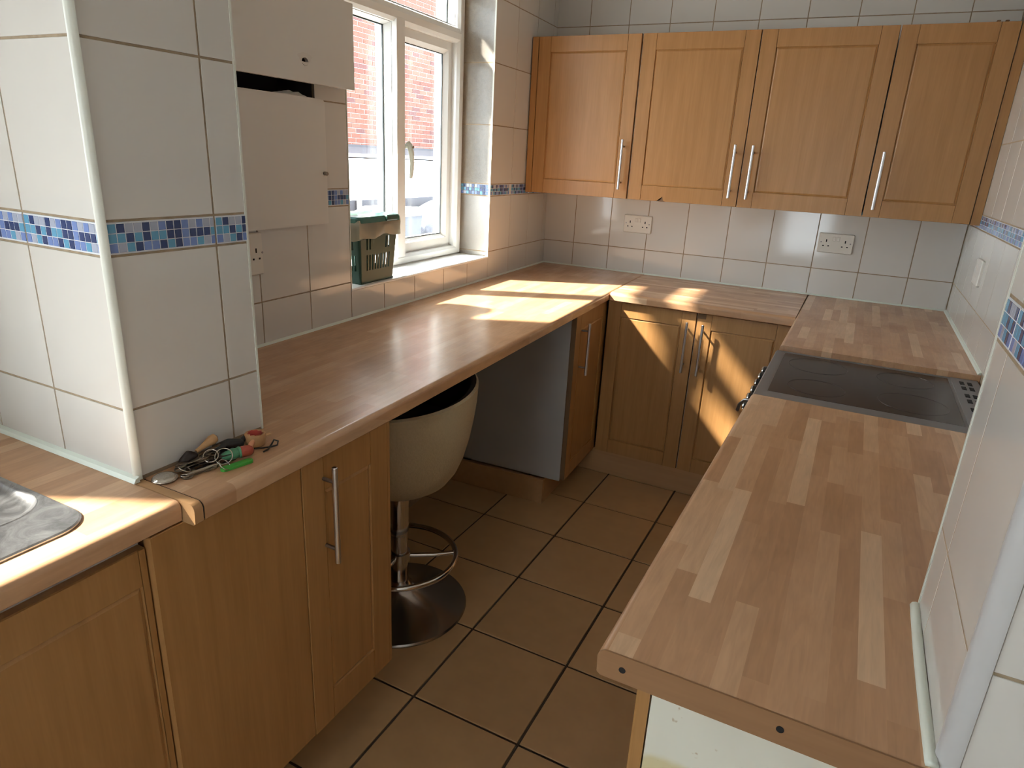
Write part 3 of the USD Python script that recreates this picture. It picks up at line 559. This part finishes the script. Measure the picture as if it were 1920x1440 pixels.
t.part('plate', onto(loft([(rrect(-.066, .066, -.045, .045, .006), 0), (rrect(-.066, .066, -.045, .045, .006), .007), (rrect(-.066, .066, -.045, .045, .006, i=.003), .0095)]), (XR, -.60, 1.158), MY, UZ, MX), 'white_paint', smooth=25)
t.part('seam', onto(bx(-.004, -.02, .009, -.002, .03, .0098, .0002), (XR, -.60, 1.158), MY, UZ, MX), 'socket_plastic')
t = Thing('cover_board', 'flat white board leaning over the wall opening left of the window', 'board', (.008, -2.1, 1.243), left=True)
pts = [(-2.42, 1.243), (-1.848, 1.2425), (-1.846, 1.590), (-1.852, 1.598), (-1.90, 1.600), (-2.42, 1.600)]
t.part('board', onto(loft([(pts, 0.0006), (pts, .014), ([(a * 1 - (.0015 if a > -2 else -.0015), b_) for a, b_ in pts], .0155)]), (0, 0, 0), UY, UZ, UX), 'white_board')
t.part('bolt', onto(lathe([(.006, 0), (.006, .010), (.0045, .012)], 12), (.0155, -1.860, 1.391), UY, UZ, UX), 'key_metal', label='small brass bolt end')
t = Thing('access_panel', 'white access panel with a dark round hole, above the gap beside the window', 'panel', (.02, -2.1, 1.635), left=True)
hole = Polygon([(-1.950 + .0135 * math.cos(a), 1.688 + .0105 * math.sin(a)) for a in np.linspace(0, 2 * math.pi, 20, endpoint=False)])
t.part('panel_face', onto(prism(sbox(-2.44, 1.636, -1.733, 1.872).difference(hole), 0, .016), (.0225, 0, 0), UY, UZ, UX), 'white_paint')
t.part('panel_hole', onto(prism(hole.buffer(.002), 0, .004), (.024, 0, 0), UY, UZ, UX), 'dark_cavity')
t.part('batten', bx(.0008, -2.43, 1.80, .0225, -1.75, 1.862), 'white_paint')
t.part('scuffed_ring', onto(loft([([(-1.95 + .028 * math.cos(a) * (1 + .12 * math.sin(5 * a)), 1.699 + .012 * math.sin(a)) for a in np.linspace(0, 2 * math.pi, 30, endpoint=False)], 0), ([(-1.95 + .0145 * math.cos(a), 1.690 + .0115 * math.sin(a)) for a in np.linspace(0, 2 * math.pi, 30, endpoint=False)], .0003)], cap0=False, cap1=False), (.0386, 0, 0), UY, UZ, UX), 'white_board')
t = Thing('torn_tile_edge', 'ragged scrap of plaster showing in the gap below the access panel', 'plaster scrap', (-.01, -1.95, 1.598), left=True)
sc = [(-2.06, 1.598), (-1.92, 1.598), (-1.905, 1.603), (-1.925, 1.606), (-1.94, 1.612), (-1.955, 1.608), (-1.975, 1.613), (-1.985, 1.606), (-2.02, 1.602)]
t.part('scrap', onto(loft([(sc, 0), (sc, .008)]), (-.008, 0, 0), UY, UZ, UX), 'plaster')

# ---------------------------------------------------------------- bar stool
AX, AY = .404, -1.92
st = Thing('bar_stool', 'cream leather bar stool on a chrome pedestal, pushed under the long worktop', 'bar stool', (AX, AY, 0))
st.part('base', lathe([(.226, .001), (.2275, .006), (.224, .011), (.17, .024), (.11, .043), (.065, .062), (.04, .082), (.031, .10)], 56, (AX, AY, 0)), 'chrome_dull', smooth=40)
st.part('column', cat([lathe([(.0275, .08), (.0275, .275)], 28, (AX, AY, 0)), lathe([(.029, .275), (.0315, .28), (.0315, .46)], 28, (AX, AY, 0))]), 'chrome', smooth=30)
fr = st.part('footrest', ring((AX, AY, .192), .188, .0095, 56), 'chrome', smooth=True)
st.part('collar', lathe([(.030, .172), (.036, .175), (.036, .207), (.030, .210)], 28, (AX, AY, 0)), 'chrome', smooth=30, under=fr)
for a in (.62, .62 + 2.094, .62 + 4.189): st.part('spoke', tube([(AX + .034 * math.cos(a), AY + .034 * math.sin(a), .189), (AX + .11 * math.cos(a), AY + .11 * math.sin(a), .187), (AX + .183 * math.cos(a), AY + .183 * math.sin(a), .192)], .0075, 10), 'chrome', smooth=True, under=fr)
prof = [(.03, .452), (.085, .455), (.132, .466), (.162, .487), (.187, .522), (.207, .570), (.222, .625), (.234, .69), (.242, .75), (.245, .80)]
inn = [(.238, .806), (.222, .80), (.212, .75), (.203, .69), (.192, .655), (.12, .668), (.0, .672)]
def tub(profile, n=56, tilt=True):
    V, F = [], []
    for r, z in profile:
        for j in range(n):
            a = 2 * math.pi * j / n; k = max(0, (z - .45) / .35)
            zz = z + .030 * k * math.cos(a - 1.35) - .012 * k; V.append((AX + r * math.cos(a), AY + r * math.sin(a), zz))
    for i in range(len(profile) - 1):
        for j in range(n):
            j2 = (j + 1) % n; F += [[i * n + j, i * n + j2, (i + 1) * n + j2], [i * n + j, (i + 1) * n + j2, (i + 1) * n + j]]
    return np.array(V), np.array(F)
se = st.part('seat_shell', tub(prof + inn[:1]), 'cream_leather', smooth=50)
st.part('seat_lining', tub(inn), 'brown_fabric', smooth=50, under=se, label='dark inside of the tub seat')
st.part('seat_plate', lathe([(.04, .440), (.08, .442), (.08, .454), (.04, .458)], 32, (AX, AY, 0)), 'black_plastic', smooth=30)

# ---------------------------------------------------------------- food caddy on the sill
CX, CY, CZ = -.066, -1.556, 1.0168
cd = Thing('food_caddy', 'green slatted food-waste caddy with a lid, standing on the window ledge', 'bin', (CX, CY, CZ), left=True)
def taper(p, face):
    """(s in -1..1 along the face, z) to a point on the tapering wall."""
    out = []
    for s, z, d in p:
        k = z / .225; hx, hy = .050 + .013 * k, .098 + .020 * k
        q = {'f': (CX + hx - d, CY + s * hy), 'b': (CX - hx + d, CY - s * hy), 'r': (CX - s * hx, CY + hy - d), 'l': (CX + s * hx, CY - hy + d)}[face]
        out.append((q[0], q[1], CZ + z))
    return np.array(out)
def caddy_wall(face):
    wide = face in 'fb'; P = sbox(-.93, 0, .93, .215) if wide else sbox(-.87, 0, .87, .215)
    if wide:
        sl = [-.62 + .155 * i for i in range(9)]
        up = [-.62, -.46, .40, .56]
        hs = [sbox(a - .035, .045, a + .035, .100) for a in sl] + [sbox(a - .035, .118, a + .035, .160) for a in up]
    else: hs = [sbox(a - .07, .045, a + .07, .100) for a in (-.6, -.3, 0, .3, .6)] + [sbox(a - .07, .118, a + .07, .160) for a in (-.45, .45)]
    P = P.difference(unary_union(hs)); v, f = prism(P, 0, 1)
    return taper([(a, b_, .0025 * (1 - c_)) for a, b_, c_ in v], face), f
for fc in 'frbl': cd.part('side', caddy_wall(fc), 'bin_green')
for sx in (-1, 1):
    for sy in (-1, 1): cd.part('corner', tube([(CX + sx * (.050 + .013 * q - .0085), CY + sy * (.098 + .020 * q - .0085), CZ + .225 * q) for q in (0.002, .5, 1)], .0085, 14), 'bin_green', smooth=True)
cd.part('bottom', bx(CX - .05, CY - .098, CZ, CX + .05, CY + .098, CZ + .004), 'bin_green')
def skirt():
    V, F, n = [], [], 72
    for i, (z, o) in enumerate(((.222, .004), (.205, .009), (.185, .010), (.160, .006), (.158, .003))):
        for j in range(n):
            a = 2 * math.pi * j / n; cx, cy = math.cos(a), math.sin(a); k = max(abs(cx), abs(cy)); sx, sy = cx / k, cy / k
            wob = .0035 * math.sin(5 * a + i) + .0025 * math.sin(11 * a - 2 * i); zz = z + (.007 * math.sin(2 * a + .7) + .004 * math.sin(7 * a) if i > 1 else 0)
            q = zz / .225; V.append((CX + sx * (.050 + .013 * q + o + (wob if i else 0)), CY + sy * (.098 + .020 * q + o + (wob if i else 0)), CZ + zz))
    for i in range(4):
        for j in range(n): j2 = (j + 1) % n; F += [[i * n + j, (i + 1) * n + j2, i * n + j2], [i * n + j, (i + 1) * n + j, (i + 1) * n + j2]]
    return np.array(V), np.array(F)
cd.part('bag_liner', skirt(), 'bin_liner', smooth=60, label='pale plastic bag folded over the rim')
rr = lambda i, e=0: rrect(CX - .068 + e, CX + .072 - e, CY - .125 + e, CY + .126 - e, .022, 6, i)
ld = cd.part('lid', onto(loft([(rr(0), .212), (rr(0), .226), (rr(.004), .232), (rr(.020), .236), (rr(.026), .233), (rr(.045), .238)]), (0, 0, CZ), UX, UY, UZ), 'lid_green', smooth=30)
cd.part('lid_clip', bx(CX + .055, CY + .022, CZ + .214, CX + .080, CY + .088, CZ + .234, .004), 'bin_green', under=ld)

# ---------------------------------------------------------------- things lying by the pier
WT = .9104
def thing1(name, label, catg, base, mesh, mat, smooth=40, part=None, group=None):
    t = Thing(name, label, catg, base, group=group); t.part(part or name, mesh, mat, smooth=smooth); return t
d = Thing('glass_disc', 'round clear glass disc lying at the foot of the pier', 'disc', (.581, -2.829, WT))
d.part('disc', lathe([(.015, WT), (.0185, WT + .001), (.0195, WT + .004), (.017, WT + .008), (.010, WT + .0095), (.0, WT + .010)][:-1], 28, (.581, -2.829, 0)), 'glass_disc', smooth=50)
d.part('rim', ring((.581, -2.829, WT + .003), .0195, .0016, 30), 'ring_metal', smooth=True)
def key(o, ang, L=.052, tilt=.02, z=WT):
    U = np.array([math.cos(ang), math.sin(ang), tilt]); V = np.array([-math.sin(ang), math.cos(ang), 0]); N = np.cross(U, V)
    head = Polygon([(.010 * math.cos(a), .0115 * math.sin(a)) for a in np.linspace(0, 2 * math.pi, 18, endpoint=False)]).difference(Polygon([(.0045 * math.cos(a) - .003, .0035 * math.sin(a)) for a in np.linspace(0, 2 * math.pi, 10, endpoint=False)]))
    blade = Polygon([(.008, -.0036), (L - .006, -.0036), (L, 0), (L - .002, .0036), (L - .008, .0026), (L - .012, .0038), (L - .016, .0018), (L - .021, .0034), (L - .026, .002), (.008, .0038)])
    return onto(prism(unary_union([head, blade]), 0, .0013), (o[0], o[1], z), U, V, N)
def bunch(name, label, base, parts):
    t = Thing(name, label, 'keys', base)
    for nm, m, mt, lb in parts: t.part(nm, m, mt, smooth=30, label=lb)
    return t
bunch('key_ring', 'bunch of dull metal keys on a wire ring next to the glass disc', (.585, -2.80, WT), [
    ('ring', ring((.592, -2.797, WT + .011), .0115, .0010, 26, (.3, .5, 1)), 'ring_metal', None),
    ('key', key((.590, -2.790), 2.3, .050, .10, WT + .004), 'key_metal', None), ('key', key((.596, -2.792), 1.62, .055, .03, WT), 'key_metal', None),
    ('key', key((.580, -2.797), 1.15, .048, .16, WT + .007), 'key_metal', None), ('key', key((.603, -2.802), 1.30, .056, .02, WT + .001), 'key_metal', None), ('key', key((.574, -2.790), .9, .046, .22, WT + .010), 'key_metal', None)])
bunch('key_ring', 'bunch of keys heaped in the middle of the pile against the pier', (.59, -2.755, WT), [
    ('ring', ring((.602, -2.750, WT + .020), .0125, .0011, 26, (.5, -.5, .8)), 'ring_metal', None), ('ring', ring((.617, -2.735, WT + .017), .0150, .0010, 28, (.5, -.6, .7)), 'ring_metal', None),
    ('key', key((.585, -2.752), 1.0, .052, .18, WT + .006), 'key_metal', None), ('key', key((.580, -2.742), 1.55, .050, .12, WT + .010), 'key_metal', None), ('key', key((.597, -2.748), 1.9, .054, .05, WT + .003), 'key_metal', None),
    ('key', key((.571, -2.762), 1.25, .05, .26, WT + .012), 'key_metal', None), ('key', key((.606, -2.765), 1.28, .055, .06, WT + .0005), 'key_metal', None), ('key', key((.590, -2.735), 2.4, .044, .10, WT + .016), 'key_metal', None), ('key', key((.582, -2.772), 1.45, .05, .10, WT + .006), 'dark_key', None), ('key', key((.594, -2.760), .95, .05, .16, WT + .010), 'dark_key', None), ('key', key((.600, -2.742), 1.7, .05, .06, WT + .008), 'dark_key', None)])
thing1('padlock_key', 'long bright round key shank lying in front of the heap', 'key', (.604, -2.79, WT), cat([tube([(.604, -2.80, WT + .004), (.613, -2.745, WT + .005)], .0032, 10), ring((.6025, -2.806, WT + .004), .0065, .0013, 16, (0, .15, 1)), bx(.609, -2.758, WT, .6185, -2.752, WT + .006)]), 'ring_metal')
thing1('dark_fob', 'crumpled dark brown leather fob leaning on the pier', 'key fob', (.565, -2.768, WT), hullsph([((.562, -2.776, WT + .009), .0085), ((.568, -2.760, WT + .014), .0085), ((.565, -2.768, WT + .021), .006)]), 'brown_fabric')
t = Thing('bottle_stopper', 'wooden-handled corkscrew with a round knob resting against the tiles', 'corkscrew', (.568, -2.735, WT))
t.part('handle', tube([(.566, -2.752, WT + .020), (.5665, -2.742, WT + .023), (.567, -2.730, WT + .027), (.568, -2.719, WT + .031), (.568, -2.711, WT + .033)], [.0035, .0045, .0065, .0095, .0085], 14), 'pale_wood', smooth=50)
t.part('hole', tube([(.5683, -2.7112, WT + .033), (.5686, -2.7082, WT + .0335)], .0042, 12), 'black_void', label='dark drilled hole')
t.part('shank', tube([(.566, -2.752, WT + .020), (.567, -2.775, WT + .012), (.571, -2.79, WT + .006)], .002, 8), 'key_metal')
thing1('black_fob', 'lumpy black plastic key fob behind the small toy', 'key fob', (.575, -2.695, WT), hullsph([((.571, -2.712, WT + .0105), .010), ((.578, -2.690, WT + .015), .0105), ((.586, -2.672, WT + .012), .009)]) + hullsph([((.586, -2.672, WT + .012), .006), ((.583, -2.655, WT + .018), .005)]), 'black_plastic')
thing1('blue_pen', 'short dark blue plastic stick lying under the black fob', 'plastic stick', (.58, -2.715, WT), tube([(.586, -2.735, WT + .004), (.594, -2.697, WT + .005)], .0036, 10), 'blue_plastic')
t = Thing('green_tag', 'bright green plastic key tag nearest the worktop edge', 'key tag', (.64, -2.73, WT))
U = np.array([.20, .98, 0]); V = np.array([-.98, .20, 0])
t.part('tag', onto(loft([(rrect(-.031, .031, -.0072, .0072, .0068, 6), 0.0), (rrect(-.031, .031, -.0072, .0072, .0068, 6), .0045), (rrect(-.031, .031, -.0072, .0072, .0068, 6, .0012), .0056)]), (.640, -2.727, WT), U, V, UZ), 'green_tag', smooth=30)
t.part('wire_ring', ring((.634, -2.748, WT + .010), .0115, .0008, 26, (.6, .3, .7)), 'ring_metal', smooth=True)
t = Thing('toy_figure', 'tiny green and red toy figure lying on the green tag', 'toy', (.622, -2.712, WT))
t.part('body', hullsph([((.611, -2.727, WT + .0125), .0075), ((.617, -2.716, WT + .014), .0105), ((.620, -2.708, WT + .0145), .0095)]), 'green_toy', smooth=60)
t.part('ruff', ring((.6225, -2.7045, WT + .0148), .0085, .0028, 20, (.35, .93, .05)), 'green_toy', smooth=True)
t.part('cap', hullsph([((.626, -2.700, WT + .0150), .0108), ((.629, -2.690, WT + .0145), .0105)]), 'red_toy', smooth=60, label='rounded red cap')
t.part('bobble', hullsph([((.6285, -2.683, WT + .022), .0055), ((.628, -2.6775, WT + .0265), .0045)]), 'peach_toy', smooth=60)
t = Thing('wooden_pot', 'small round wooden pot with a red painted star on top', 'pot', (.597, -2.640, WT))
pc = (.594, -2.641, 0)
t.part('pot_body', lathe([(.0165, WT), (.0185, WT + .002), (.0195, WT + .013), (.0195, WT + .022), (.0185, WT + .024)], 30, pc), 'pale_wood', smooth=35)
star = [((.0172 if j % 2 == 0 else .0115) * (1 + .12 * math.sin(3 * j)) * math.cos(math.pi * j / 9), (.0158 if j % 2 == 0 else .0085) * (1 + .12 * math.sin(3 * j)) * math.sin(math.pi * j / 9)) for j in range(18)]
t.part('red_star', onto(loft([(star, WT + .0235), (star, WT + .0247)]), pc, UX, UY, UZ), 'red_paint')
t.part('spout', tube([(.609, -2.626, WT + .018), (.6155, -2.621, WT + .021)], [.004, .0025], 8), 'pale_wood')
t = Thing('wire_clip', 'black bent wire clip lying beside the wooden pot', 'clip', (.63, -2.635, WT))
t.part('wire', tube([(.610, -2.660, WT + .002), (.622, -2.650, WT + .0025), (.632, -2.637, WT + .003), (.637, -2.627, WT + .004), (.635, -2.622, WT + .010), (.629, -2.627, WT + .013), (.630, -2.635, WT + .006), (.634, -2.648, WT + .002), (.635, -2.660, WT + .0015)], .0017, 8), 'black_plastic', smooth=True)

# ---------------------------------------------------------------- outside the window
y = Thing('yard_ground', 'pale concrete yard outside the window', 'ground', kind=S)
y.part('concrete', bx(-14, -14, -.25, -.31, 26, -.05), 'yard_concrete')
BXX = -6.0
hb = Thing('brick_building', 'tall red brick house wall across the yard', 'building', (BXX, 12, 0))
hb.part('wall_core', bx(BXX - .3, 1.4, -.05, BXX - .012, 24, 6.3), 'brick_far')
def seen(yy, zz):                                                     # where on the far wall the panes show it
    d = np.array([BXX, yy, zz]) - EYE; c = np.array(R_) @ d; return 960 + 1250.58 * c[0] / c[2], 720 - 1250.58 * c[1] / c[2]
near, far_ = [], []
for r_ in range(56):
    z0 = 1.41 + .075 * r_
    for q in range(48):
        y0 = 1.6 + .225 * q + (.1125 if r_ % 2 else 0)
        ja, jb, jd = rng.uniform(-.003, .003, 3); m = onto(chip(y0 + .005 + ja, y0 + .220 + jb, z0 + .005, z0 + .070, .012, .003), (BXX + jd * .8, 0, 0), UY, UZ, UX)
        u_, v_ = seen(y0 + .11, z0 + .037)
        vis = (656 < u_ < 724 and 25 < v_ < 282) or (752 < u_ < 828 and 60 < v_ < 286)
        (near if vis else far_).append((m, v_))
near.sort(key=lambda a: -a[1]); far_ += near[300:]; near = near[:300]
hb.part('mortar_bed', bx(BXX - .012, 1.4, 1.30, BXX - .006, 12.6, 5.70, .0), 'mortar')
for m, _ in near: hb.part('brick', m, f'brick_tone_{rng.choice(4, p=[.4, .32, .18, .10])}')
hb.part('brickwork', cat([m for m, _ in far_]), 'brick_mixed', kind='stuff')
lt = Thing('lean_to', 'low white rendered lean-to in front of the brick wall', 'outbuilding', (-5.6, 6, 0))
lt.part('rendered_wall', bx(-5.98, 1.4, -.05, -5.2, 14, 1.30, .004), 'render_white')
lt.part('plinth_band', bx(-5.2, 1.5, .60, -5.17, 13.9, .74, .004), 'roof_felt')
lt.part('fascia', bx(-5.985, 1.35, 1.355, -5.17, 14.05, 1.405, .004), 'gutter_white')
lt.part('gutter', bx(-5.985, 1.35, 1.302, -5.13, 14.05, 1.340, .008), 'gutter_white')
lt.part('felt_roof', onto(loft([([(-5.985, 1.35), (-5.175, 1.35), (-5.175, 1.408), (-5.985, 1.50)], 1.38), ([(-5.985, 1.35), (-5.175, 1.35), (-5.175, 1.408), (-5.985, 1.50)], 14)]), (0, 0, 0), UX, UZ, UY), 'roof_felt')
lt.part('flashing', bx(-5.992, 1.4, 1.49, -5.975, 14.05, 1.535, .002), 'roof_felt')
lt.part('downpipe', tube([(-5.12, 4.62, 1.33), (-5.12, 4.62, .4), (-5.12, 4.62, 0)], .04, 12), 'gutter_white')
hs = Thing('house_exterior', 'brick upper storey of the house above the kitchen', 'house wall', (2, -2, 2.5), kind=S)
hs.part('upper_storey', bx(-.3, -5.5, 2.501, 6.0, 3.0, 9.5), 'brick_far')
def crumple(c, r, seed, s=2.5, amp=.35):
    m = trimesh.creation.icosphere(4); v = np.array(m.vertices); nz = meshkit.fbm(v * s + seed * 7.3, 3, seed); v *= (1 - amp / 2 + amp * nz)[:, None]
    v = v * r + np.array(c); v[:, 2] = np.maximum(v[:, 2], -.049); return v, np.array(m.faces)
thing1('rubble_sack', 'crumpled grey rubble sack against the white yard wall', 'sack', (-4.86, 6.22, -.05), crumple((-4.86, 6.22, .27), (.26, .62, .44), 3), 'rubble_sack', 45, 'sack')
thing1('rubble_sack', 'second smaller grey sack slumped beside the first in the yard', 'sack', (-4.4, 5.75, -.05), crumple((-4.35, 5.62, .12), (.3, .36, .3), 9), 'tarp_grey', 45, 'sack')
t = Thing('storage_tub', 'white plastic tub with a pale lid standing in the yard', 'tub', (-4.5, 4.5, -.05))
t.part('tub_body', onto(loft([(rrect(-4.75, -4.2, 4.2, 4.85, .06), -.05), (rrect(-4.80, -4.15, 4.15, 4.90, .07), .60)]), (0, 0, 0), UX, UY, UZ), 'tarp_grey', smooth=30)
t.part('lid', onto(loft([(rrect(-4.83, -4.12, 4.12, 4.93, .07), .60), (rrect(-4.83, -4.12, 4.12, 4.93, .07), .64), (rrect(-4.83, -4.12, 4.12, 4.93, .07, i=.10), .71)]), (0, 0, 0), UX, UY, UZ), 'tub_white', smooth=30)
